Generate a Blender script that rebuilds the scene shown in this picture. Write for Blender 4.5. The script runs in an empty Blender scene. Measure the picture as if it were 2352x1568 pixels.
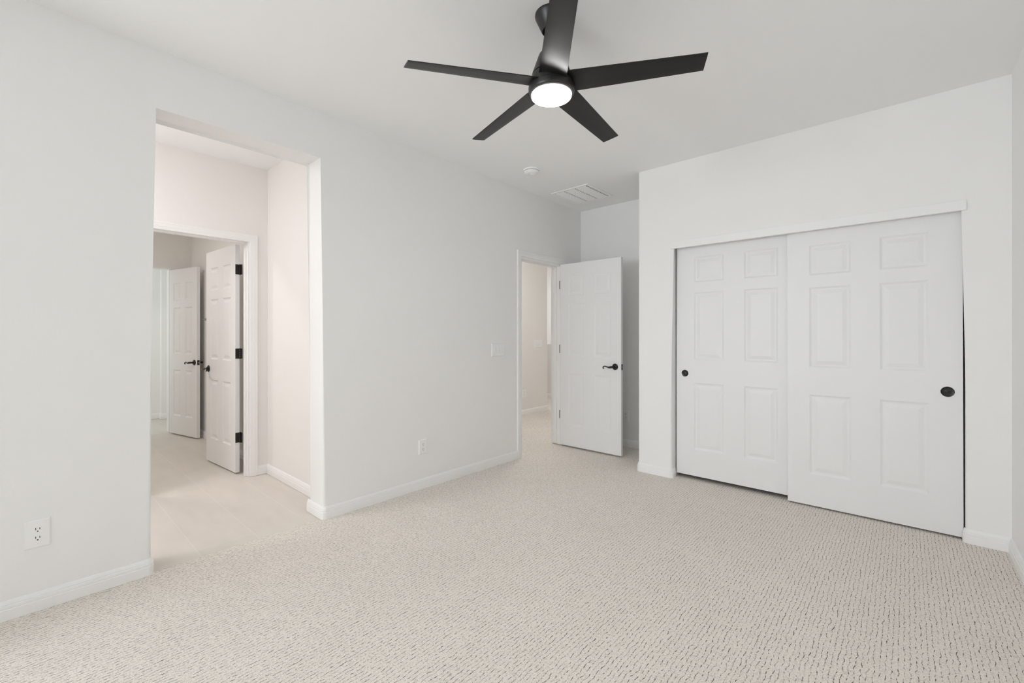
import bpy, bmesh, math, random
from mathutils import Vector, Matrix

random.seed(4)
S = bpy.context.scene
COL = S.collection

# ------------------------------------------------------------------ camera
FPX, YAW, HOR, CH, CX = 1010.66, 0.7304, 770.69, 1.2427, 2.9378
cam_d = bpy.data.cameras.new('camera')
cam = bpy.data.objects.new('camera', cam_d)
COL.objects.link(cam)
cam_d.sensor_width = 36.0
cam_d.lens = FPX * 36.0 / 2352.0
cam_d.shift_y = (HOR - 784.0) / 2352.0
cam_d.clip_start = 0.02
cam.location = (CX, 0.0, CH)
cam.rotation_euler = (math.pi / 2, 0, YAW)
S.camera = cam

# ------------------------------------------------------------------ world, lights, exposure
S.view_settings.view_transform = 'Standard'
S.view_settings.look = 'None'
S.view_settings.gamma = 1.0
S.view_settings.use_curve_mapping = False
S.view_settings.exposure = 0.0
S.cycles.max_bounces = 14
S.cycles.diffuse_bounces = 10
S.cycles.sample_clamp_indirect = 6.0

W = bpy.data.worlds.new('daylight')
S.world = W
W.use_nodes = True
wn = W.node_tree
wn.nodes['Background'].inputs[0].default_value = (0.85, 0.92, 1.0, 1)
wn.nodes['Background'].inputs[1].default_value = 1.0


def area(name, loc, rot, sx, sy, power, color, spread=180):
    l = bpy.data.lights.new(name, 'AREA')
    l.shape = 'RECTANGLE'
    l.size, l.size_y = sx, sy
    l.energy = power
    l.color = color
    l.spread = math.radians(spread)
    o = bpy.data.objects.new(name, l)
    COL.objects.link(o)
    o.location = loc
    o.rotation_euler = rot
    return o


R90 = math.pi / 2
# daylight through the tall window in the wall behind the camera, shining towards +y
area('window_daylight', (0.85, -4.43, 1.50), (R90, 0, 0), 1.3, 1.6, 131.5, (0.925, 0.985, 1.045))
# unseen area light added round the corner to brighten the bathroom passage
area('passage_fill', (-0.80, -0.50, 2.70), (0, 0, 0), 0.6, 0.6, 18.0, (1.0, 0.975, 1.005))
# unseen lights added for the dim bathroom, bright room beyond and stair hall
area('bath_fill', (-2.35, 0.05, 2.70), (0, 0, 0), 0.3, 0.3, 15.0, (1.0, 0.95, 0.915))
area('far_room_daylight', (-4.85, -0.55, 1.5), (R90, 0, 0), 0.9, 1.4, 11.0, (0.95, 1.02, 1.03))
area('stair_fill', (-3.95, 7.41, 1.75), (0, -R90, 0), 1.7, 0.34, 12.5, (1.0, 0.995, 0.985))  # added side light, grazes the wall beyond the half wall evenly
area('hall_fill', (-0.40, 4.25, 2.70), (0, 0, 0), 0.5, 0.5, 16.0, (1.0, 0.985, 0.965))  # added light, set back to spread evenly along the hall wall
area('half_wall_fill', (-2.6, 6.35, 2.70), (0, 0, 0), 0.5, 0.5, 11.0, (1.0, 0.985, 0.965))  # added to brighten the half wall and floor, not the hall wall

# ------------------------------------------------------------------ materials


def new_mat(name):
    m = bpy.data.materials.new(name)
    m.use_nodes = True
    nt = m.node_tree
    return m, nt, nt.nodes['Principled BSDF']


def srgb(r, g, b):
    f = lambda c: (c / 255 / 12.92) if c / 255 <= 0.04045 else ((c / 255 + 0.055) / 1.055) ** 2.4
    return (f(r), f(g), f(b), 1)


def paint(name, col, rough=0.6, bump=0.15, scale=60, spec=0.3, dist=0.002):
    m, nt, b = new_mat(name)
    b.inputs['Base Color'].default_value = col
    b.inputs['Roughness'].default_value = rough
    b.inputs['Specular IOR Level'].default_value = spec
    if bump:
        geo = nt.nodes.new('ShaderNodeNewGeometry')
        n = nt.nodes.new('ShaderNodeTexNoise')
        n.inputs['Scale'].default_value = scale
        n.inputs['Detail'].default_value = 3
        n2 = nt.nodes.new('ShaderNodeTexNoise')
        n2.inputs['Scale'].default_value = scale / 6
        n2.inputs['Detail'].default_value = 2
        ad = nt.nodes.new('ShaderNodeMath')
        ad.operation = 'ADD'
        bp = nt.nodes.new('ShaderNodeBump')
        bp.inputs['Strength'].default_value = bump
        bp.inputs['Distance'].default_value = dist
        nt.links.new(geo.outputs['Position'], n.inputs['Vector'])
        nt.links.new(geo.outputs['Position'], n2.inputs['Vector'])
        nt.links.new(n.outputs['Fac'], ad.inputs[0])
        nt.links.new(n2.outputs['Fac'], ad.inputs[1])
        nt.links.new(ad.outputs[0], bp.inputs['Height'])
        nt.links.new(bp.outputs['Normal'], b.inputs['Normal'])
    return m


M = {}
M['wall'] = paint('wall_paint', (0.86, 0.858, 0.85, 1), 0.7, 0.22, 45, 0.25)
M['ceil'] = paint('ceiling_paint', (0.895, 0.898, 0.895, 1), 0.8, 0.2, 50, 0.2)
M['warm_wall'] = paint('passage_wall_paint', (0.84, 0.825, 0.805, 1), 0.7, 0.15, 45, 0.25)
M['trim'] = paint('trim_enamel', (0.87, 0.87, 0.865, 1), 0.35, 0.0)
M['door'] = paint('door_enamel', (0.81, 0.81, 0.81, 1), 0.42, 0.04, 140, 0.4, 0.001)
M['plastic'] = paint('white_plastic', (0.88, 0.88, 0.875, 1), 0.3, 0.0, spec=0.5)
M['vent'] = paint('white_vent_metal', (0.92, 0.92, 0.91, 1), 0.4, 0.0)
M['slot'] = paint('dark_slot', (0.03, 0.03, 0.03, 1), 0.7, 0.0)
M['cavity'] = paint('dark_cavity_shade', (0.05, 0.05, 0.05, 1), 0.9, 0.0)  # dark colour stands for the shade inside vent and closet
M['black'] = paint('black_bronze_metal', (0.008, 0.0075, 0.007, 1), 0.25, 0.05, 120, 0.45, 0.0006)
M['hinge'] = paint('black_hinge_metal', (0.02, 0.018, 0.016, 1), 0.5, 0.0)
M['fan'] = paint('matte_black_fan_metal', (0.018, 0.0175, 0.017, 1), 0.38, 0.05, 200, 0.5, 0.0005)
M['blade'] = paint('black_blade_finish', (0.015, 0.0145, 0.014, 1), 0.36, 0.05, 160, 0.32, 0.0005)
M['chrome'] = paint('dark_metal_bar', (0.25, 0.24, 0.23, 1), 0.3, 0.0)
M['chrome'].node_tree.nodes['Principled BSDF'].inputs['Metallic'].default_value = 0.8

m, nt, b = new_mat('frosted_lens')
b.inputs['Base Color'].default_value = (0.9, 0.9, 0.9, 1)
b.inputs['Emission Color'].default_value = (1.0, 0.985, 0.965, 1)
b.inputs['Emission Strength'].default_value = 58.0
M['lens'] = m

m, nt, b = new_mat('window_glass')
out = nt.nodes['Material Output']
nt.nodes.remove(b)
tr = nt.nodes.new('ShaderNodeBsdfTransparent')
gl = nt.nodes.new('ShaderNodeBsdfGlossy')
gl.inputs['Roughness'].default_value = 0.02
mx = nt.nodes.new('ShaderNodeMixShader')
mx.inputs[0].default_value = 0.06
nt.links.new(tr.outputs[0], mx.inputs[1])
nt.links.new(gl.outputs[0], mx.inputs[2])
nt.links.new(mx.outputs[0], out.inputs['Surface'])
M['glass'] = m


def node(nt, typ, op=None, **inp):
    n = nt.nodes.new(typ)
    if op:
        n.operation = op
    for k, v in inp.items():
        n.inputs[int(k[1:])].default_value = v
    return n


def carpet():
    """Looped carpet: rows along y about 17 mm apart, each row a broken dark dash line."""
    m, nt, b = new_mat('loop_carpet')
    L = nt.links.new
    b.inputs['Roughness'].default_value = 0.95
    b.inputs['Specular IOR Level'].default_value = 0.05
    geo = nt.nodes.new('ShaderNodeNewGeometry')
    sep = nt.nodes.new('ShaderNodeSeparateXYZ')
    L(geo.outputs['Position'], sep.inputs[0])
    # gentle wander of the rows
    wob = nt.nodes.new('ShaderNodeTexNoise')
    wob.inputs['Scale'].default_value = 22
    wob.inputs['Detail'].default_value = 1.5
    L(geo.outputs['Position'], wob.inputs['Vector'])
    w1 = node(nt, 'ShaderNodeMath', 'MULTIPLY_ADD', _1=0.020, _2=-0.010)
    L(wob.outputs['Fac'], w1.inputs[0])
    xx = node(nt, 'ShaderNodeMath', 'ADD')
    L(sep.outputs['X'], xx.inputs[0])
    L(w1.outputs[0], xx.inputs[1])
    u = node(nt, 'ShaderNodeMath', 'DIVIDE', _1=0.0172)
    L(xx.outputs[0], u.inputs[0])
    fr = node(nt, 'ShaderNodeMath', 'FRACT')
    L(u.outputs[0], fr.inputs[0])
    row = node(nt, 'ShaderNodeMath', 'FLOOR')
    L(u.outputs[0], row.inputs[0])
    d = node(nt, 'ShaderNodeMath', 'SUBTRACT', _1=0.5)
    L(fr.outputs[0], d.inputs[0])
    ab = node(nt, 'ShaderNodeMath', 'ABSOLUTE')
    L(d.outputs[0], ab.inputs[0])
    line = nt.nodes.new('ShaderNodeMapRange')
    line.interpolation_type = 'SMOOTHSTEP'
    line.inputs['From Min'].default_value = 0.035
    line.inputs['From Max'].default_value = 0.115
    line.inputs['To Min'].default_value = 1
    line.inputs['To Max'].default_value = 0
    L(ab.outputs[0], line.inputs['Value'])
    # broken along y, different in each row
    cv = nt.nodes.new('ShaderNodeCombineXYZ')
    rk = node(nt, 'ShaderNodeMath', 'MULTIPLY', _1=7.31)
    L(row.outputs[0], rk.inputs[0])
    ys = node(nt, 'ShaderNodeMath', 'MULTIPLY', _1=70.0)
    L(sep.outputs['Y'], ys.inputs[0])
    L(rk.outputs[0], cv.inputs[0])
    L(ys.outputs[0], cv.inputs[1])
    dash = nt.nodes.new('ShaderNodeTexNoise')
    dash.inputs['Scale'].default_value = 1.0
    dash.inputs['Detail'].default_value = 2.0
    dash.inputs['Roughness'].default_value = 0.6
    L(cv.outputs[0], dash.inputs['Vector'])
    dm = nt.nodes.new('ShaderNodeMapRange')
    dm.inputs['From Min'].default_value = 0.40
    dm.inputs['From Max'].default_value = 0.61
    L(dash.outputs['Fac'], dm.inputs['Value'])
    hole = node(nt, 'ShaderNodeMath', 'MULTIPLY')
    L(line.outputs['Result'], hole.inputs[0])
    L(dm.outputs['Result'], hole.inputs[1])
    # fine yarn loops everywhere
    loop = nt.nodes.new('ShaderNodeTexVoronoi')
    loop.inputs['Scale'].default_value = 210
    L(geo.outputs['Position'], loop.inputs['Vector'])
    lm = nt.nodes.new('ShaderNodeMapRange')
    lm.inputs['From Min'].default_value = 0.35
    lm.inputs['From Max'].default_value = 0.95
    lm.inputs['To Max'].default_value = 0.30
    L(loop.outputs['Distance'], lm.inputs['Value'])
    mx = node(nt, 'ShaderNodeMath', 'MAXIMUM')
    L(hole.outputs[0], mx.inputs[0])
    L(lm.outputs['Result'], mx.inputs[1])
    blot = nt.nodes.new('ShaderNodeTexNoise')
    blot.inputs['Scale'].default_value = 2.2
    blot.inputs['Detail'].default_value = 3
    L(geo.outputs['Position'], blot.inputs['Vector'])
    base = nt.nodes.new('ShaderNodeMix')
    base.data_type = 'RGBA'
    base.inputs[6].default_value = (0.80, 0.745, 0.685, 1)
    base.inputs[7].default_value = (0.87, 0.815, 0.755, 1)
    L(blot.outputs['Fac'], base.inputs[0])
    col = nt.nodes.new('ShaderNodeMix')
    col.data_type = 'RGBA'
    L(mx.outputs[0], col.inputs[0])
    L(base.outputs[2], col.inputs[6])
    col.inputs[7].default_value = (0.09, 0.08, 0.07, 1)
    L(col.outputs[2], b.inputs['Base Color'])
    inv = node(nt, 'ShaderNodeMath', 'SUBTRACT', _0=1.0)
    L(mx.outputs[0], inv.inputs[1])
    bp = nt.nodes.new('ShaderNodeBump')
    bp.inputs['Strength'].default_value = 0.3
    bp.inputs['Distance'].default_value = 0.003
    L(inv.outputs[0], bp.inputs['Height'])
    L(bp.outputs['Normal'], b.inputs['Normal'])
    return m


def tile():
    m, nt, b = new_mat('beige_floor_tile')
    L = nt.links.new
    b.inputs['Roughness'].default_value = 0.42
    b.inputs['Specular IOR Level'].default_value = 0.35
    geo = nt.nodes.new('ShaderNodeNewGeometry')
    mp = nt.nodes.new('ShaderNodeMapping')
    mp.inputs['Location'].default_value = (0.12, -0.98, 0)
    L(geo.outputs['Position'], mp.inputs['Vector'])
    br = nt.nodes.new('ShaderNodeTexBrick')
    br.offset = 0.5
    br.inputs['Scale'].default_value = 1.0
    br.inputs['Brick Width'].default_value = 1.20
    br.inputs['Row Height'].default_value = 0.30
    br.inputs['Mortar Size'].default_value = 0.0022
    br.inputs['Mortar Smooth'].default_value = 0.3
    br.inputs['Color1'].default_value = (0.665, 0.62, 0.565, 1)
    br.inputs['Color2'].default_value = (0.69, 0.645, 0.59, 1)
    br.inputs['Mortar'].default_value = (0.745, 0.70, 0.645, 1)
    L(mp.outputs[0], br.inputs['Vector'])
    st = nt.nodes.new('ShaderNodeMapping')
    st.inputs['Scale'].default_value = (1.0, 3.5, 1.0)
    L(geo.outputs['Position'], st.inputs['Vector'])
    n = nt.nodes.new('ShaderNodeTexNoise')
    n.inputs['Scale'].default_value = 3.0
    n.inputs['Detail'].default_value = 5
    L(st.outputs[0], n.inputs['Vector'])
    mr = nt.nodes.new('ShaderNodeMapRange')
    mr.inputs['To Min'].default_value = 0.92
    mr.inputs['To Max'].default_value = 1.08
    L(n.outputs['Fac'], mr.inputs['Value'])
    mu = nt.nodes.new('ShaderNodeMix')
    mu.data_type = 'RGBA'
    mu.blend_type = 'MULTIPLY'
    mu.inputs[0].default_value = 1
    L(br.outputs['Color'], mu.inputs[6])
    L(mr.outputs['Result'], mu.inputs[7])
    L(mu.outputs[2], b.inputs['Base Color'])
    return m


M['carpet'] = carpet()
M['tile'] = tile()

# ------------------------------------------------------------------ mesh helpers


def obj(name, bm, mat, parent=None, smooth=False):
    me = bpy.data.meshes.new(name)
    bmesh.ops.recalc_face_normals(bm, faces=bm.faces)
    bm.to_mesh(me)
    bm.free()
    me.materials.append(mat)
    if smooth:
        for p in me.polygons:
            p.use_smooth = True
        try:
            me.set_sharp_from_angle(angle=math.radians(35))
        except Exception:
            pass
    o = bpy.data.objects.new(name, me)
    COL.objects.link(o)
    if parent:
        o.parent = parent
    return o


def tag(o, label, cat, group=None, kind=None):
    o['label'] = label
    o['category'] = cat
    if group:
        o['group'] = group
    if kind:
        o['kind'] = kind
    return o


def thing(name, label, cat, loc, rz=0, group=None):
    o = bpy.data.objects.new(name, None)
    o.empty_display_size = 0.05
    COL.objects.link(o)
    o.location = loc
    o.rotation_euler = (0, 0, rz)
    return tag(o, label, cat, group)


def struct(name, bm, mat, label, cat, parent=None):
    o = obj(name, bm, mat, parent)
    return tag(o, label, cat, kind='structure')


def box(bm, x0, x1, y0, y1, z0, z1, bev=0, seg=2):
    r = bmesh.ops.create_cube(bm, size=1)
    vs = r['verts']
    for v in vs:
        v.co = Vector((x0 + (v.co.x + .5) * (x1 - x0), y0 + (v.co.y + .5) * (y1 - y0), z0 + (v.co.z + .5) * (z1 - z0)))
    if bev:
        es = list({e for v in vs for e in v.link_edges})
        bmesh.ops.bevel(bm, geom=es, offset=bev, segments=seg, profile=.5, affect='EDGES')
    return bm


def boxes(*bs):
    bm = bmesh.new()
    for b_ in bs:
        box(bm, *b_)
    return bm


def lathe(bm, prof, n=48, M4=None):
    """prof: list of (r, z) revolved about z."""
    rings = []
    for r, z in prof:
        if r < 1e-6:
            rings.append([bm.verts.new((0, 0, z))])
        else:
            rings.append([bm.verts.new((r * math.cos(2 * math.pi * k / n), r * math.sin(2 * math.pi * k / n), z)) for k in range(n)])
    for a, c in zip(rings, rings[1:]):
        for k in range(n):
            k2 = (k + 1) % n
            if len(a) == 1 and len(c) == 1:
                continue
            if len(a) == 1:
                bm.faces.new((a[0], c[k], c[k2]))
            elif len(c) == 1:
                bm.faces.new((a[k], c[0], a[k2]))
            else:
                bm.faces.new((a[k], a[k2], c[k2], c[k]))
    vs = [v for r in rings for v in r]
    if M4 is not None:
        bmesh.ops.transform(bm, matrix=M4, verts=vs)
    return vs


def tube(bm, pts, rads, n=14, flat=1.0):
    """tapered tube along points; section is squashed by flat across the second axis"""
    pts = [Vector(p) for p in pts]
    rings = []
    ref = Vector((0, 1, 0))
    for i, p in enumerate(pts):
        t = (pts[min(i + 1, len(pts) - 1)] - pts[max(i - 1, 0)]).normalized()
        a = ref - t * ref.dot(t)
        if a.length < 1e-4:
            a = Vector((0, 0, 1)) - t * t.z
        a.normalize()
        c = t.cross(a)
        rings.append([bm.verts.new(p + a * rads[i] * flat * math.cos(2 * math.pi * k / n) + c * rads[i] * math.sin(2 * math.pi * k / n)) for k in range(n)])
    for a, c in zip(rings, rings[1:]):
        for k in range(n):
            bm.faces.new((a[k], a[(k + 1) % n], c[(k + 1) % n], c[k]))
    bm.faces.new(rings[0])
    bm.faces.new(list(reversed(rings[-1])))


def wall_poly(outline, place, t, round_segs=(), rad=0.02, both=True):
    """outline: (s, z) loop; place(s, z, d) -> xyz with d the depth behind the face.
    round_segs: outline segment numbers whose front (and back) arrises are bullnosed."""
    bm = bmesh.new()
    fr = [bm.verts.new(place(s, z, 0)) for s, z in outline]
    bk = [bm.verts.new(place(s, z, t)) for s, z in outline]
    n = len(outline)
    bm.faces.new(fr)
    bm.faces.new(list(reversed(bk)))
    for i in range(n):
        j = (i + 1) % n
        bm.faces.new((fr[i], bk[i], bk[j], fr[j]))
    bm.edges.ensure_lookup_table()
    es = []
    for i in round_segs:
        j = (i + 1) % n
        es.append(bm.edges.get((fr[i], fr[j])))
        if both:
            es.append(bm.edges.get((bk[i], bk[j])))
    if es:
        bmesh.ops.bevel(bm, geom=es, offset=rad, segments=6, profile=.5, affect='EDGES')
    return bm


BASE_PROF = [(0, 0), (.014, 0), (.014, .043), (.0130, .0455), (.0115, .047), (.0125, .050), (.0120, .060),
             (.0095, .0625), (.0100, .066), (.0075, .073), (.0045, .080), (.0, .082)]


def sweep(bm, path, prof, side=1, z0=0.0):
    """profile (offset, z) swept along a 2D path; the offset goes to the left of travel when side = 1"""
    P = [Vector(p) for p in path]
    n = len(P)
    rings = []
    for i in range(n):
        d0 = (P[i] - P[i - 1]).normalized() if i > 0 else None
        d1 = (P[i + 1] - P[i]).normalized() if i < n - 1 else None
        if d0 is None:
            d0 = d1
        if d1 is None:
            d1 = d0
        n0 = Vector((-d0.y, d0.x)) * side
        n1 = Vector((-d1.y, d1.x)) * side
        mt = n0 + n1
        mt = mt / max(mt.dot(n0), 0.2)
        rings.append([bm.verts.new((P[i].x + mt.x * o, P[i].y + mt.y * o, z0 + z)) for o, z in prof])
    k = len(prof)
    for a, c in zip(rings, rings[1:]):
        for q in range(k):
            q2 = (q + 1) % k
            bm.faces.new((a[q], a[q2], c[q2], c[q]))
    bm.faces.new(rings[0])
    bm.faces.new(list(reversed(rings[-1])))


def arc(cx, cy, r, a0, a1, n=6):
    return [(cx + r * math.cos(math.radians(a0 + (a1 - a0) * k / n)), cy + r * math.sin(math.radians(a0 + (a1 - a0) * k / n))) for k in range(n + 1)]


def baseboard(name, path, side, label):
    bm = bmesh.new()
    sweep(bm, path, BASE_PROF, side)
    return struct(name, bm, M['trim'], label, 'baseboard')


def casing(bm, w, path_pts, place, side=1):
    """flat-backed door casing of width w with a stepped profile. path in the wall plane (s, z);
    place(s, z, d) puts it with d = height off the wall. inner edge is on the path."""
    prof = [(0, 0), (0, .0105), (.004, .0120), (w * .32, .0128), (w * .38, .0140), (w * .64, .0148), (w * .70, .0140),
            (w * .76, .0150), (w * .94, .0155), (w, .0125), (w, 0)]
    P = [Vector(p) for p in path_pts]
    n = len(P)
    rings = []
    for i in range(n):
        d0 = (P[i] - P[i - 1]).normalized() if i > 0 else (P[1] - P[0]).normalized()
        d1 = (P[i + 1] - P[i]).normalized() if i < n - 1 else d0
        n0 = Vector((-d0.y, d0.x)) * side
        n1 = Vector((-d1.y, d1.x)) * side
        mt = n0 + n1
        mt = mt / mt.dot(n0)
        rings.append([bm.verts.new(place(P[i].x + mt.x * o, P[i].y + mt.y * o, h)) for o, h in prof])
    k = len(prof)
    for a, c in zip(rings, rings[1:]):
        for q in range(k):
            q2 = (q + 1) % k
            bm.faces.new((a[q], a[q2], c[q2], c[q]))
    bm.faces.new(rings[0])
    bm.faces.new(list(reversed(rings[-1])))


# ------------------------------------------------------------------ room dimensions (metres)
H = 2.743
YB = -4.20            # wall behind the camera
PB = -0.95            # wall closing the passage round the corner
XR = 3.390            # right wall
YC = 3.793            # closet wall
YA = 4.530            # back wall of the door alcove
XC = 1.100            # left end of the closet wall
O0, O1, OZ, OT = 0.455, 1.367, 2.460, 0.215     # opening to the passage
D0, D1, DZ = 3.410, 4.118, 2.052                # hall door opening
YV = 1.497            # right wall of passage and bathroom
XV = -1.380           # wall with the bathroom door
XB = -4.120           # far wall of the bathroom
BR = 0.020            # bullnose radius

# ------------------------------------------------------------------ floors and ceiling
struct('floor', boxes((-0.012, 3.55, -4.35, 4.66, -0.12, 0)), M['carpet'], 'greige patterned loop carpet covering the bedroom floor', 'floor')
struct('floor.001', boxes((-4.2, -0.012, 1.65, 9.2, -0.12, 0)), M['carpet'], 'carpet of the hall seen through the hall doorway', 'floor')
struct('floor.002', boxes((-6.0, -0.012, -1.15, 1.65, -0.12, -0.002)), M['tile'], 'beige stone-look tile floor of the passage and bathroom', 'floor')
struct('ceiling', boxes((-6.0, 3.55, -4.35, 9.2, H, H + .1)), M['ceil'], 'smooth white ceiling over the bedroom', 'ceiling')

# ------------------------------------------------------------------ walls
pl_left = lambda s, z, d: (-d, s, z)
bm = wall_poly([(YB - .1, 0), (O0, 0), (O0, OZ), (O1, OZ), (O1, 0), (2.2, 0), (2.2, H), (YB - .1, H)], pl_left, OT, (1, 2, 3), BR)
struct('wall_left', bm, M['wall'], 'white left wall with the tall cased-free opening to the tiled passage', 'wall')
bm = wall_poly([(2.2, 0), (D0, 0), (D0, DZ), (D1, DZ), (D1, 0), (YA + .12, 0), (YA + .12, H), (2.2, H)], pl_left, .12)
struct('wall_left.001', bm, M['wall'], 'white left wall around the hall doorway', 'wall')
struct('wall_shade_pier', boxes((0, .35, -1.15, -0.75, 0, H)), M['wall'], 'added white pier behind the camera, shading the left wall', 'wall')  # unseen pier added to hold window light off the left wall
struct('wall_back', boxes((0, 3.52, YA, YA + .12, 0, H)), M['wall'], 'white wall at the back of the door alcove', 'wall')

C0, C1, CZ = 1.412, 3.206, 2.040
pl_closet = lambda s, z, d: (s, YC + d, z)
bm = wall_poly([(XC, 0), (C0, 0), (C0, CZ), (C1, CZ), (C1, 0), (XR, 0), (XR, H), (XC, H)], pl_closet, .20, (1, 3, 7), BR, both=False)
struct('wall_front', bm, M['wall'], 'white wall around the sliding closet doors', 'wall')
struct('wall_side', boxes((XC, XC + .11, YC + .20, YA, 0, H)), M['wall'], 'narrow white return wall between the alcove and the closet', 'wall')
pl_right = lambda s, z, d: (XR + d, s, z)
struct('wall_right', boxes((XR, XR + .12, YB - .1, YA + .12, 0, H)), M['wall'], 'white right wall beside the closet', 'wall')
BW0, BW1, BZ0, BZ1 = 0.20, 1.50, 0.70, 2.30
struct('wall_rear', boxes((0, BW0, YB - .12, YB, 0, H), (BW1, XR, YB - .12, YB, 0, H),
                          (BW0, BW1, YB - .12, YB, 0, BZ0), (BW0, BW1, YB - .12, YB, BZ1, H)),
       M['wall'], 'white wall behind the camera with one tall window', 'wall')


def window(name, x0, x1, z0, z1, place, label):
    """frame, mullion, sill and panes in the local wall plane; place(s, z, d)"""
    def bx(bm_, s0, s1, a0, a1, d0, d1):
        p, q = place(s0, a0, d0), place(s1, a1, d1)
        box(bm_, min(p[0], q[0]), max(p[0], q[0]), min(p[1], q[1]), max(p[1], q[1]), a0, a1)
    bm_ = bmesh.new()
    f = .045
    bx(bm_, x0, x1, z0, z0 + f, .05, .10)
    bx(bm_, x0, x1, z1 - f, z1, .05, .10)
    bx(bm_, x0, x0 + f, z0 + f, z1 - f, .05, .10)
    bx(bm_, x1 - f, x1, z0 + f, z1 - f, .05, .10)
    mid = (x0 + x1) / 2
    bx(bm_, mid - f / 2, mid + f / 2, z0 + f, z1 - f, .05, .10)
    w_ = struct(name, bm_, M['trim'], label, 'window')
    for s0, s1 in ((x0 + f, mid - f / 2), (mid + f / 2, x1 - f)):
        bm_ = bmesh.new()
        bx(bm_, s0, s1, z0 + f, z1 - f, .072, .078)
        obj('pane', bm_, M['glass'], w_)
    return w_


window('window_1', BW0, BW1, BZ0, BZ1, lambda s, z, d: (s, YB - d, z), 'tall white framed window in the wall behind the camera')

# passage, bathroom and the room beyond
struct('wall_passage', boxes((XB - .12, -OT, YV, YV + .12, 0, H)), M['warm_wall'], 'white right-hand wall of the tiled passage and bathroom', 'wall')
B0, B1, BZ = 0.590, 1.354, 2.086
pl_bath = lambda s, z, d: (XV - d, s, z)
bm = wall_poly([(PB, 0), (B0, 0), (B0, BZ), (B1, BZ), (B1, 0), (YV, 0), (YV, H), (PB, H)], pl_bath, .12)
struct('wall_bath', bm, M['warm_wall'], 'white wall with the bathroom doorway at the end of the passage', 'wall')
E0, E1, EZ = 0.60, 1.290, 2.112
pl_far = lambda s, z, d: (XB - d, s, z)
bm = wall_poly([(PB, 0), (E0, 0), (E0, EZ), (E1, EZ), (E1, 0), (YV, 0), (YV, H), (PB, H)], pl_far, .12)
struct('wall_bath.001', bm, M['warm_wall'], 'dim wall with the second doorway at the far end of the bathroom', 'wall')
struct('wall_passage.001', boxes((-6.0, -OT, PB - .12, PB, 0, H)), M['warm_wall'], 'wall closing the passage and bathroom round the corner', 'wall')
struct('wall_far', boxes((-5.60, -5.43, PB, 1.40, 0, H), (-5.60, -5.33, 1.40, 1.60, 0, H)), M['wall'], 'pale wall of the bright room beyond the bathroom', 'wall')
struct('wall_far.001', boxes((-5.33, XB - .12, YV, YV + .12, 0, H)), M['wall'], 'right wall of the bright room beyond the bathroom', 'wall')

# hall and stair void
struct('wall_hall', boxes((-1.66, -1.54, 1.75, 5.885, 0, H)), M['warm_wall'], 'beige-lit hall wall seen through the hall doorway', 'wall')
struct('wall_hall.001', boxes((-4.0, -.12, 7.10, 7.22, 0, 1.06)), M['warm_wall'], 'low half wall at the end of the hall', 'wall')
struct('trim_6', boxes((-4.0, -.12, 7.10, 7.22, 1.06, 1.075)), M['trim'], 'white cap on the low half wall in the hall', 'trim')
struct('wall_hall.002', boxes((-4.2, -.12, 7.60, 7.72, 0, H)), M['wall'], 'bright white wall beyond the half wall of the hall', 'wall')
struct('wall_hall.003', boxes((-.12, 0, YA + .12, 9.02, 0, H)), M['warm_wall'], 'hall wall hidden behind the bedroom alcove', 'wall')
struct('wall_hall.004', boxes((-4.12, -4.0, 1.65, 7.6, 0, H)), M['warm_wall'], 'left side wall of the stair hall', 'wall')
struct('wall_hall.005', boxes((-1.54, -.12, 1.75, 1.87, 0, H)), M['warm_wall'], 'end wall of the hall behind the passage', 'wall')

# ------------------------------------------------------------------ baseboards
a = BR
# end of the left wall before the opening, round the bullnose and into the jamb
baseboard('baseboard_left', [(0, YB), (0, O0 - a)] + arc(-a, O0 - a, a, 0, 90)[1:] + [(-OT + .004, O0)], -1,
          'white moulded baseboard on the left wall, nearest stretch before the opening')
baseboard('baseboard_left.001', [(-OT - .016, O1)] + [(-a, O1)] + arc(-a, O1 + a, a, -90, 0)[1:] + [(0, D0 - .058)], -1,
          'white moulded baseboard on the left wall between opening and hall doorway')
baseboard('baseboard_back', [(.0, YA), (XC, YA)], -1, 'white baseboard on the alcove back wall behind the open door')
baseboard('baseboard_front', [(XC, YA - .016), (XC, YC + a)] + arc(XC + a, YC + a, a, 180, 270)[1:] + [(C0 - a, YC)] +
          arc(C0 - a, YC + a, a, -90, 0)[1:] + [(C0, YC + .066)], -1, 'white baseboard wrapping the pier left of the closet')
baseboard('baseboard_front.001', [(C1, YC + .030)] + [(C1, YC + a)] + arc(C1 + a, YC + a, a, 180, 270)[1:] + [(XR, YC), (XR, YB)], -1,
          'white baseboard right of the closet and along the right wall')
baseboard('baseboard_passage', [(-OT, YV), (XV, YV), (XV, 1.407)], 1, 'white baseboard along the passage wall by the bathroom door')
baseboard('baseboard_bath', [(XV - .12, YV), (XB, YV), (XB, E1)], 1, 'white baseboard along the bathroom wall behind the doors')
baseboard('baseboard_far', [(-5.43, PB), (-5.43, 1.40), (-5.33, 1.40), (-5.33, YV)], -1, 'pale baseboard in the bright room beyond the bathroom')
baseboard('baseboard_hall', [(-1.54, 1.9), (-1.54, 5.885), (-1.66, 5.885)], -1, 'white baseboard along the hall wall seen through the doorway')
baseboard('baseboard_hall.001', [(-4.0, 7.10), (-.12, 7.10)], -1, 'white baseboard under the half wall at the hall end')

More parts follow.
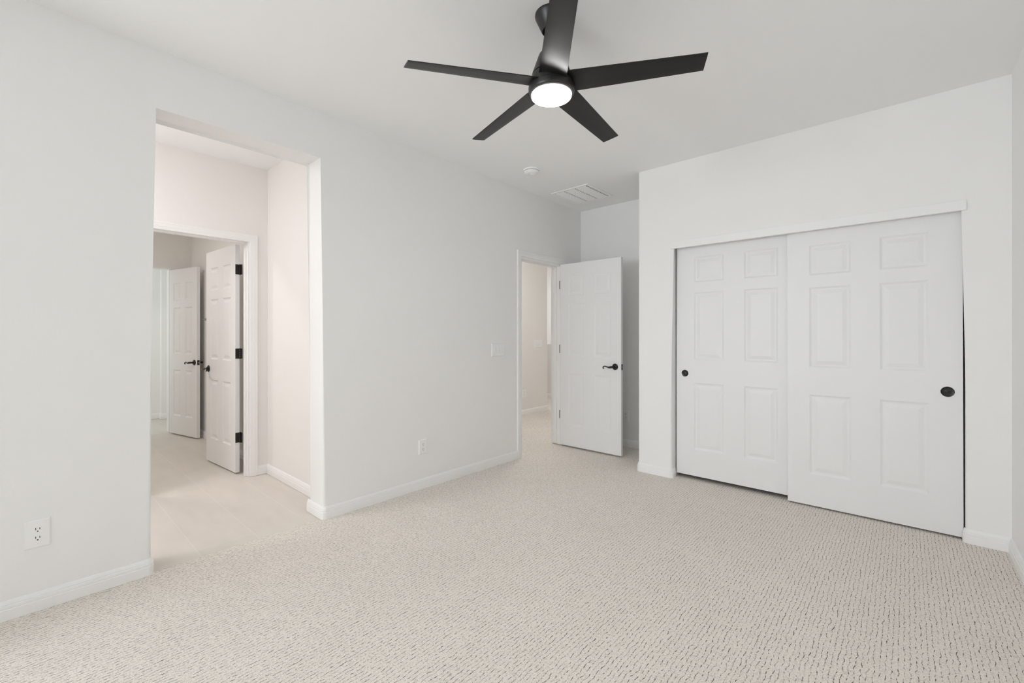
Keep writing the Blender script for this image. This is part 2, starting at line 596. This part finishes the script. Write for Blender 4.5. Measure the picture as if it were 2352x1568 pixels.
# ------------------------------------------------------------------ door frames
# hall doorway: jamb lining, stop, casing on the bedroom side
bm = bmesh.new()
J = .018
box(bm, -.125, .001, D0, D0 + J, 0, DZ - J)
box(bm, -.125, .001, D1 - J, D1, 0.012, DZ - J)
box(bm, -.125, .001, D0, D1, DZ - J, DZ)
box(bm, -.085, -.045, D0 + J, D0 + J + .011, 0, DZ - J - .011)
box(bm, -.085, -.045, D1 - J - .011, D1 - J, 0.012, DZ - J - .011)
box(bm, -.085, -.045, D0 + J, D1 - J, DZ - J - .011, DZ - J)
casing(bm, .058, [(D0 + .004, 0), (D0 + .004, DZ + .004), (D1 + .004, DZ + .004), (D1 + .004, 0)], lambda s, z, d: (d, s, z), 1)
struct('trim_1', bm, M['trim'], 'white casing and jamb of the hall doorway', 'door frame')
# bathroom doorway, casing on the passage side
bm = bmesh.new()
box(bm, XV - .121, XV + .001, B0, B0 + J, 0, BZ - J)
box(bm, XV - .121, XV + .001, B1 - J, B1, 0, BZ - J)
box(bm, XV - .121, XV + .001, B0, B1, BZ - J, BZ)
box(bm, XV - .075, XV - .035, B1 - J - .011, B1 - J, 0, BZ - J - .011)
box(bm, XV - .075, XV - .035, B0 + J, B1 - J, BZ - J - .011, BZ - J)
casing(bm, .062, [(B0 + .006, 0), (B0 + .006, BZ - .018), (B1 - .006, BZ - .018), (B1 - .006, 0)], lambda s, z, d: (XV + d, s, z), 1)
struct('trim_2', bm, M['trim'], 'white moulded casing and jamb of the bathroom doorway', 'door frame')
# second bathroom doorway
bm = bmesh.new()
box(bm, XB - .121, XB + .001, E0, E0 + J, 0, EZ - J)
box(bm, XB - .121, XB + .001, E1 - J, E1, 0, EZ - J)
box(bm, XB - .121, XB + .001, E0, E1, EZ - J, EZ)
struct('trim_3', bm, M['trim'], 'pale jamb lining of the doorway at the far end of the bathroom', 'door frame')
# closet track fascia
bm = boxes((1.408, 3.208, YC - .014, YC + .012, 1.998, 2.060, .002))
box(bm, C0, C1, YC + .02, YC + .115, 2.018, 2.040)
struct('trim_4', bm, M['trim'], 'white track fascia along the top of the closet doors', 'trim')

# ------------------------------------------------------------------ doors
PANEL = [(0, 0), (.005, .0025), (.012, .0058), (.018, .0064), (.024, .0062), (.047, .0018), (.050, .0016)]


def door_mesh(w, h, t, cols, rows, relief=1.0):
    """six panel slab; front face at y = 0 facing -y, x from 0 to w, z from 0 to h"""
    bm = bmesh.new()
    us = [0] + [c for p in cols for c in p] + [w]
    zs = [0] + [c for p in rows for c in p] + [h]
    for back in (0, 1):
        Y = (lambda d: d) if not back else (lambda d: t - d)
        for i in range(len(us) - 1):
            for j in range(len(zs) - 1):
                u0, u1, z0, z1 = us[i], us[i + 1], zs[j], zs[j + 1]
                if i % 2 == 1 and j % 2 == 1:
                    prev = None
                    for ins, dep in PANEL:
                        ring = [bm.verts.new((u, Y(dep * relief), z)) for u, z in ((u0 + ins, z0 + ins), (u1 - ins, z0 + ins), (u1 - ins, z1 - ins), (u0 + ins, z1 - ins))]
                        if prev:
                            for q in range(4):
                                bm.faces.new((prev[q], prev[(q + 1) % 4], ring[(q + 1) % 4], ring[q]))
                        prev = ring
                    bm.faces.new(prev)
                else:
                    bm.faces.new([bm.verts.new((u, Y(0), z)) for u, z in ((u0, z0), (u1, z0), (u1, z1), (u0, z1))])
    # edges
    for i in range(len(us) - 1):
        for z in (0, h):
            bm.faces.new([bm.verts.new(c) for c in ((us[i], 0, z), (us[i + 1], 0, z), (us[i + 1], t, z), (us[i], t, z))])
    for j in range(len(zs) - 1):
        for u in (0, w):
            bm.faces.new([bm.verts.new(c) for c in ((u, 0, zs[j]), (u, 0, zs[j + 1]), (u, t, zs[j + 1]), (u, t, zs[j]))])
    bmesh.ops.remove_doubles(bm, verts=bm.verts, dist=1e-5)
    return bm


ROWS = [(.228, .803), (1.000, 1.581), (1.668, 1.886)]


def door(name, org, U, w, cols, label, cat='door', t=.035, h=2.028, z=.014, relief=1.0):
    d = struct(name, door_mesh(w, h, t, cols, ROWS, relief), M['door'], label, cat)
    d.location = (org[0], org[1], z)
    d.rotation_euler = (0, 0, math.atan2(U[1], U[0]))
    return d


ROT_FRONT = Matrix.Rotation(R90, 4, 'X')      # lathe axis z -> -y


def lever(parent, u, z, t, back=False, toward=-1):
    """rosette, neck and scrolled lever on one face of a door; toward = direction of the lever along the door"""
    bm = bmesh.new()
    lathe(bm, [(0, .022), (.012, .022), (.014, .016), (.020, .012), (.029, .008), (.0325, .004), (.0330, 0), (0, 0)], 40, ROT_FRONT)
    ro = obj('rosette', bm, M['black'], parent, True)
    bm = bmesh.new()
    s = toward
    pts = [(0, -.016, 0), (0, -.040, 0), (s * .004, -.050, 0), (s * .014, -.055, -.001), (s * .028, -.056, -.004), (s * .045, -.055, -.005),
           (s * .062, -.054, -.001), (s * .078, -.053, .004), (s * .092, -.052, .005), (s * .104, -.052, .001), (s * .111, -.052, -.007),
           (s * .110, -.052, -.014), (s * .103, -.052, -.017), (s * .099, -.052, -.012)]
    rd = [.0115, .0110, .0115, .0120, .0115, .0090, .0062, .0055, .0055, .0055, .0058, .0062, .0062, .004]
    tube(bm, pts, rd, 14)
    le = obj('lever', bm, M['black'], parent, True)
    for o in (ro, le):
        if back:
            o.matrix_local = Matrix.Translation((u, t, z)) @ Matrix.Scale(-1, 4, (0, 1, 0))
        else:
            o.location = (u, 0, z)
        o['label'] = 'black bronze door lever' if o is le else 'round black rosette'


def latch(parent, u, t, z, sgn):
    bm = boxes((min(u, u + sgn * .0016), max(u, u + sgn * .0016), t / 2 - .0125, t / 2 + .0125, z - .029, z + .029))
    o = obj('latch_plate', bm, M['black'], parent)
    bm = boxes((min(u, u + sgn * .009), max(u, u + sgn * .009), t / 2 - .006, t / 2 + .006, z - .009, z + .009, .002))
    obj('latch_bolt', bm, M['chrome'], o)


def butt_hinge(parent, name, leaf, knuckle, frame_leaf):
    bm = bmesh.new()
    for l in (leaf, frame_leaf):
        if l:
            box(bm, *l)
    cx, cy, z0, z1, r = knuckle
    for k in range(5):
        a0 = z0 + (z1 - z0) * k / 5
        lathe(bm, [(0, a0), (r, a0 + .0003), (r, a0 + (z1 - z0) / 5 - .001), (0, a0 + (z1 - z0) / 5 - .0007)], 14, Matrix.Translation((cx, cy, 0)))
    lathe(bm, [(0, z0 - .004), (r * .7, z0 - .003), (r * .8, z0), (0, z0)], 14, Matrix.Translation((cx, cy, 0)))
    lathe(bm, [(0, z1), (r * .8, z1), (r * .7, z1 + .003), (0, z1 + .004)], 14, Matrix.Translation((cx, cy, 0)))
    return obj(name, bm, M['hinge'], parent, True)


COLS36 = [(.137, .378), (.531, .768)]
COLS30 = [(.112, .314), (.443, .645)]
COLS28 = [(.108, .300), (.408, .600)]
COLS25 = [(.104, .278), (.384, .556)]

# closet bypass doors
d4 = door('door_4', (2.2785, YC + .036), (1, 0), .920, COLS36, 'right white six panel sliding closet door, running in front', 'closet door', h=2.000, z=.012)
d5 = door('door_5', (1.424, YC + .084), (1, 0), .933, [(.150, .391), (.544, .781)], 'left white six panel sliding closet door, running behind', 'closet door', h=1.985, z=.034)


d4.rotation_euler.y = -0.0022


def pull(parent, u, z, r):
    bm = bmesh.new()
    lathe(bm, [(r, 0), (r, .0022), (r * .93, .0034), (r * .84, .0030), (r * .78, .0012), (r * .60, .0006), (r * .30, .0008), (r * .12, .0016), (0, .0018)], 48, ROT_FRONT)
    o = obj('finger_pull', bm, M['black'], parent, True)
    o.location = (u, 0, z)
    o['label'] = 'round black recessed finger pull'
    return o


pull(d4, 3.131 - 2.2785, .894 - .012, .0315)
pull(d5, 1.497 - 1.424, .915 - .034, .0290)
struct('closet_shade', boxes((XC + .11, XR, YA - .02, YA, 0, H)), M['cavity'], 'dark sheet standing for the closet shade behind the sliding doors', 'wall')  # flat sheet with the closet's inner shade put into its colour

# hall door, swung open 90 degrees against the alcove
d1 = door('door_1', (.022, 4.072), (1, 0), .758, COLS30, 'white six panel hall door standing open into the bedroom', h=2.026, z=.018, relief=.7)
lever(d1, .690, .905, .035, toward=-1)
lever(d1, .690, .905, .035, back=True, toward=-1)
latch(d1, .758, .035, .905, 1)
for zz in (1.800, 1.075, .335):
    butt_hinge(d1, 'hinge', (-.0095, .0, .002, .034, zz - .044, zz + .044), (-.0095, .010, zz - .044, zz + .044, .0060),
               None)
    # the leaf let into the jamb shows as a thin dark line
# bathroom door, open into the bathroom
far, near = Vector((-2.245, 1.232)), Vector((-1.552, 1.283))
d2 = door('door_2', far, near - far, .705, COLS28, 'white six panel bathroom door with black hinges, open at the passage end', h=2.048, z=.014, relief=1.35)
lever(d2, .062, .905, .035, toward=1)
lever(d2, .062, .905, .035, back=True, toward=1)
latch(d2, 0, .035, .905, -1)
for zz in (1.825, 1.068, .312):
    bm = bmesh.new()
    butt_hinge(d2, 'hinge', (.7045, .7070, .0, .031, zz - .045, zz + .045), (.7125, .036, zz - .045, zz + .045, .0060),
               (.7125, .745, .0405, .0425, zz - .045, zz + .045))
# second bathroom door
hg, fe = Vector((-4.045, 1.262)), Vector((-3.400, 1.410))
d3 = door('door_3', hg, fe - hg, .660, COLS25, 'white six panel door ajar at the far end of the bathroom', h=2.058, z=.014, relief=1.35)
lever(d3, .605, .905, .035, toward=-1)
lever(d3, .605, .905, .035, back=True, toward=-1)
latch(d3, .660, .035, .905, 1)

# ------------------------------------------------------------------ wall plates


def plate_mesh(w, h, bev=.005, t=.0075):
    bm = bmesh.new()
    prof = [(0, 0), (0, t * .45), (bev, t)]
    prev = None
    for ins, d in prof:
        ring = [bm.verts.new((sx * (w / 2 - ins), -d, sz * (h / 2 - ins))) for sx, sz in ((-1, -1), (1, -1), (1, 1), (-1, 1))]
        if prev:
            for q in range(4):
                bm.faces.new((prev[q], prev[(q + 1) % 4], ring[(q + 1) % 4], ring[q]))
        else:
            bm.faces.new(list(reversed(ring)))
        prev = ring
    bm.faces.new(prev)
    return bm


def rounded_face(w, h, r, d0, d1, cx, cz, n=8):
    """a flat-sided round receptacle face standing from d0 to d1 off the wall"""
    bm = bmesh.new()
    pts = []
    R = w / 2
    a = math.asin(min(1, (h / 2) / R))
    for k in range(n + 1):
        t_ = -a + 2 * a * k / n
        pts.append((R * math.cos(t_), R * math.sin(t_)))
    for k in range(n + 1):
        t_ = math.pi - a + 2 * a * k / n
        pts.append((R * math.cos(t_), R * math.sin(t_)))
    f = [bm.verts.new((cx + x, -d1, cz + z)) for x, z in pts]
    g = [bm.verts.new((cx + x * 1.02, -d0, cz + z * 1.02)) for x, z in pts]
    bm.faces.new(f)
    bm.faces.new(list(reversed(g)))
    for k in range(len(pts)):
        k2 = (k + 1) % len(pts)
        bm.faces.new((g[k], g[k2], f[k2], f[k]))
    return bm


def outlet(loc, rz, w, h, label, group=None):
    t = thing('power_outlet', label, 'outlet', loc, rz, group)
    obj('plate', plate_mesh(w, h), M['plastic'], t)
    for cz in (.0195, -.0195):
        rc = obj('receptacle', rounded_face(.034, .0285, .0, .004, .0080, 0, cz), M['plastic'], t)
        for sx, hh in ((-.0064, .0095), (.0064, .0080)):
            obj('slot', boxes((sx - .0012, sx + .0012, -.0083, -.0070, cz + .003 - hh / 2 + .001, cz + .003 + hh / 2 + .001)), M['slot'], rc)
        bm_ = bmesh.new()
        lathe(bm_, [(0, .0083), (.0027, .0083), (.0027, .0070), (0, .0070)], 12, Matrix.Translation((0, 0, cz - .0075)) @ ROT_FRONT)
        obj('ground_hole', bm_, M['slot'], rc)
    bm_ = bmesh.new()
    lathe(bm_, [(0, .0078), (.0022, .0076), (.0032, .0060), (0, .0060)], 14, ROT_FRONT)
    obj('screw', bm_, M['plastic'], t, True)
    return t


outlet((0, .0515, .3455), R90, .082, .127, 'white double outlet plate low on the left wall, nearest the camera')
outlet((0, 2.187, .338), R90, .080, .119, 'white double outlet low on the left wall between opening and hall doorway')
outlet((.598, YA, .345), 0, .078, .120, 'outlet on the shaded alcove wall behind the open hall door')
outlet((-1.54, 5.283, .337), R90, .080, .125, 'outlet low on the hall wall seen through the doorway')


def switch(loc, rz, w, h, label, rockers=3):
    t = thing('light_switch', label, 'switch', loc, rz)
    obj('plate', plate_mesh(w, h), M['plastic'], t)
    for k in range(rockers):
        cx = (k - (rockers - 1) / 2) * .046
        bm_ = boxes((cx - .0165, cx + .0165, -.0072, -.004, -.0335, .0335))
        fr = obj('rocker_frame', bm_, M['plastic'], t)
        bm_ = bmesh.new()
        pr = [(-.0315, .0060), (-.0315, .0128), (.0, .0098), (.0315, .0078), (.0315, .0060)]
        A = [bm_.verts.new((cx - .0145, -d, z)) for z, d in pr]
        B = [bm_.verts.new((cx + .0145, -d, z)) for z, d in pr]
        bm_.faces.new(A)
        bm_.faces.new(list(reversed(B)))
        for q in range(5):
            bm_.faces.new((A[q], A[(q + 1) % 5], B[(q + 1) % 5], B[q]))
        obj('rocker', bm_, M['plastic'], t)
    for k in range(rockers):
        for sz in (-.048, .048):
            bm_ = bmesh.new()
            cx = (k - (rockers - 1) / 2) * .046
            lathe(bm_, [(0, .0075), (.0022, .0073), (.003, .0058), (0, .0058)], 12, Matrix.Translation((cx, 0, sz)) @ ROT_FRONT)
            obj('screw', bm_, M['plastic'], t, True)
    return t


switch((0, 3.075, 1.106), R90, .176, .122, 'white three rocker switch plate beside the hall doorway')
switch((-1.54, 5.645, 1.112), R90, .190, .128, 'white three rocker switch plate on the hall wall through the doorway')

# ------------------------------------------------------------------ ceiling things
t = thing('smoke_detector', 'round white smoke detector on the ceiling near the vent', 'smoke detector', (.413, 3.085, H))
bm = bmesh.new()
lathe(bm, [(0, 0), (.073, 0), (.0735, -.008), (.070, -.012), (0, -.012)], 48)
obj('base', bm, M['plastic'], t, True)
bm = bmesh.new()
lathe(bm, [(.060, -.012), (.060, -.015), (.067, -.016), (.067, -.026), (.062, -.033), (.050, -.038), (.032, -.040), (.030, -.038), (0, -.038)], 48)
obj('cover', bm, M['plastic'], t, True)
bm = bmesh.new()
lathe(bm, [(.0, -.043), (.010, -.0425), (.012, -.038), (0, -.038)], 20)
tb = obj('test_button', bm, M['plastic'], t, True)
bm = bmesh.new()
lathe(bm, [(.0605, -.0122), (.0605, -.0158), (.059, -.0158), (.059, -.0122)], 48)
obj('vent_gap', bm, M['slot'], t)

VX0, VX1, VY0, VY1 = .148, .604, 3.728, 4.228
t = thing('ceiling_vent', 'square white louvered air vent in the ceiling by the hall door', 'vent', ((VX0 + VX1) / 2, (VY0 + VY1) / 2, H))
hx, hy = (VX1 - VX0) / 2, (VY1 - VY0) / 2
fw = .032
bm = boxes((-hx, hx, -hy, -hy + fw, -.008, 0, .003), (-hx, hx, hy - fw, hy, -.008, 0, .003),
           (-hx, -hx + fw, -hy + fw, hy - fw, -.008, 0, .003), (hx - fw, hx, -hy + fw, hy - fw, -.008, 0, .003))
obj('frame', bm, M['vent'], t)
obj('duct_shade', boxes((-hx + fw, hx - fw, -hy + fw, hy - fw, -.0012, -.0002)), M['cavity'], t)  # flat dark plate, its colour stands in for shade up the duct
cw = (2 * hx - 2 * fw) / 3
for c in range(3):
    x0 = -hx + fw + c * cw
    bm = bmesh.new()
    ny = 15
    py = (2 * hy - 2 * fw) / ny
    for k in range(ny):
        yc = -hy + fw + (k + .5) * py
        # tilted blade, the last 17 mm near +x left open so that the dark plate shows
        vs = [bm.verts.new(p) for p in ((x0 + .003, yc - py * .30, -.0030), (x0 + cw - .019, yc - py * .30, -.0030),
                                        (x0 + cw - .019, yc + py * .42, -.0105), (x0 + .003, yc + py * .42, -.0105))]
        ws = [bm.verts.new(v.co + Vector((0, 0, .0012))) for v in vs]
        bm.faces.new(vs)
        bm.faces.new(list(reversed(ws)))
        for q in range(4):
            bm.faces.new((vs[q], vs[(q + 1) % 4], ws[(q + 1) % 4], ws[q]))
        # thin teeth between the open ends
        box(bm, x0 + cw - .019, x0 + cw, yc + py * .34, yc + py * .42, -.0098, -.0025)
    box(bm, x0 - .003, x0 + .004, -hy + fw, hy - fw, -.0095, -.001)
    obj('louver_bank', bm, M['vent'], t)

# ------------------------------------------------------------------ ceiling fan
FX, FY = 1.7008, 1.6577
fan = thing('ceiling_fan', 'black five blade ceiling fan with round lit lamp', 'ceiling fan', (FX, FY, H))


def fl(z):
    return z - H


bm = bmesh.new()
lathe(bm, [(0, 0), (.0765, 0), (.0770, -.006), (.0755, -.012), (.0460, -.0760), (.0440, -.0775), (.0420, -.0765), (.0400, -.060), (.012, -.060)], 56)
obj('canopy', bm, M['fan'], fan, True)
bm = bmesh.new()
lathe(bm, [(0, -.058), (.022, -.058), (.030, -.066), (.026, -.078), (.013, -.085), (.0125, -.185), (.0, -.185)], 28)
obj('downrod', bm, M['fan'], fan, True)
bm = bmesh.new()
lathe(bm, [(0, fl(2.563)), (.030, fl(2.562)), (.050, fl(2.560)), (.0575, fl(2.555)), (.0620, fl(2.545)), (.0900, fl(2.466)), (.0905, fl(2.462)), (.086, fl(2.460)), (0, fl(2.460))], 56)
obj('motor_housing', bm, M['fan'], fan, True)
bm = bmesh.new()
lathe(bm, [(0, fl(2.457)), (.088, fl(2.457)), (.0935, fl(2.454)), (.1010, fl(2.412)), (.1010, fl(2.408)), (0, fl(2.408))], 56)
obj('blade_hub', bm, M['fan'], fan, True)
bm = bmesh.new()
lathe(bm, [(.060, fl(2.4065)), (.103, fl(2.4065)), (.1075, fl(2.403)), (.1080, fl(2.398)), (.1070, fl(2.382)), (.1050, fl(2.3755)), (.1020, fl(2.3715)), (.0935, fl(2.3680)), (.0925, fl(2.376)), (.060, fl(2.384))], 64)
obj('lamp_ring', bm, M['fan'], fan, True)
bm = bmesh.new()
lens = [(0, fl(2.3530))]
for k in range(1, 9):
    r = .0925 * k / 8
    lens.append((r, fl(2.3530 + .0070 * (k / 8) ** 3.0)))
lens += [(.0930, fl(2.3630)), (.0930, fl(2.3690)), (.0925, fl(2.388)), (0, fl(2.388))]
lathe(bm, lens, 56)
le = obj('lamp_lens', bm, M['lens'], fan, True)
le['label'] = 'round glowing frosted lens'

PH, RT, WT, WRT, BETA, BZC, DROOP = .4033, .6636, .0455, .0620, -.2325, 2.4185, -.023
FWD = Vector((-math.sin(YAW), math.cos(YAW), 0))
for k in range(5):
    f = PH + 2 * math.pi * k / 5
    er = Vector((math.cos(f), math.sin(f), 0))
    et = Vector((-math.sin(f), math.cos(f), 0))
    nn = et * math.cos(BETA) + Vector((0, 0, math.sin(BETA)))
    up = er.cross(nn)
    bm = bmesh.new()
    NS, NW, TH = 12, 6, .0072
    r0 = .072
    rows = []
    for i in range(NS + 1):
        q = i / NS
        r = r0 + (RT - r0) * q
        w = WRT + (WT - WRT) * (r - .12) / (RT - .12)
        ring_b, ring_t = [], []
        for j in range(NW + 1):
            s_ = -1 + 2 * j / NW
            # slightly slanted tip
            rr = r + (.006 * -s_ if i == NS else 0)
            p = er * rr + nn * (w * s_) + Vector((0, 0, DROOP * max(0, (r - .1)) / (RT - .1)))
            p.z += BZC - H + .0135 * p.dot(FWD)
            edge = 0.0016 * (abs(s_) > .99)
            ring_b.append(bm.verts.new(p - up * (TH / 2 - edge)))
            ring_t.append(bm.verts.new(p + up * (TH / 2 - edge)))
        rows.append((ring_b, ring_t))
    for (b0, t0), (b1, t1) in zip(rows, rows[1:]):
        for j in range(NW):
            bm.faces.new((b0[j], b1[j], b1[j + 1], b0[j + 1]))
            bm.faces.new((t0[j], t0[j + 1], t1[j + 1], t1[j]))
        bm.faces.new((b0[0], t0[0], t1[0], b1[0]))
        bm.faces.new((b0[-1], b1[-1], t1[-1], t0[-1]))
    for b0, t0 in (rows[0], rows[-1]):
        for j in range(NW):
            bm.faces.new((b0[j], b0[j + 1], t0[j + 1], t0[j]))
    obj('blade', bm, M['blade'], fan, True)

# ------------------------------------------------------------------ towel bar behind the bathroom door
t = thing('towel_bar', 'dark towel bar on the bathroom wall behind the open doors', 'towel bar', (-2.95, YV, 1.436))
bm = bmesh.new()
tube(bm, [(-.30, -.058, 0), (.30, -.058, 0)], [.008, .008], 16)
obj('bar', bm, M['chrome'], t, True)
for sx in (-.29, .29):
    bm = bmesh.new()
    lathe(bm, [(0, .068), (.010, .067), (.011, .045), (.012, .012), (.024, .006), (.025, 0), (0, 0)], 24, Matrix.Translation((sx, 0, 0)) @ ROT_FRONT)
    obj('post', bm, M['chrome'], t, True)
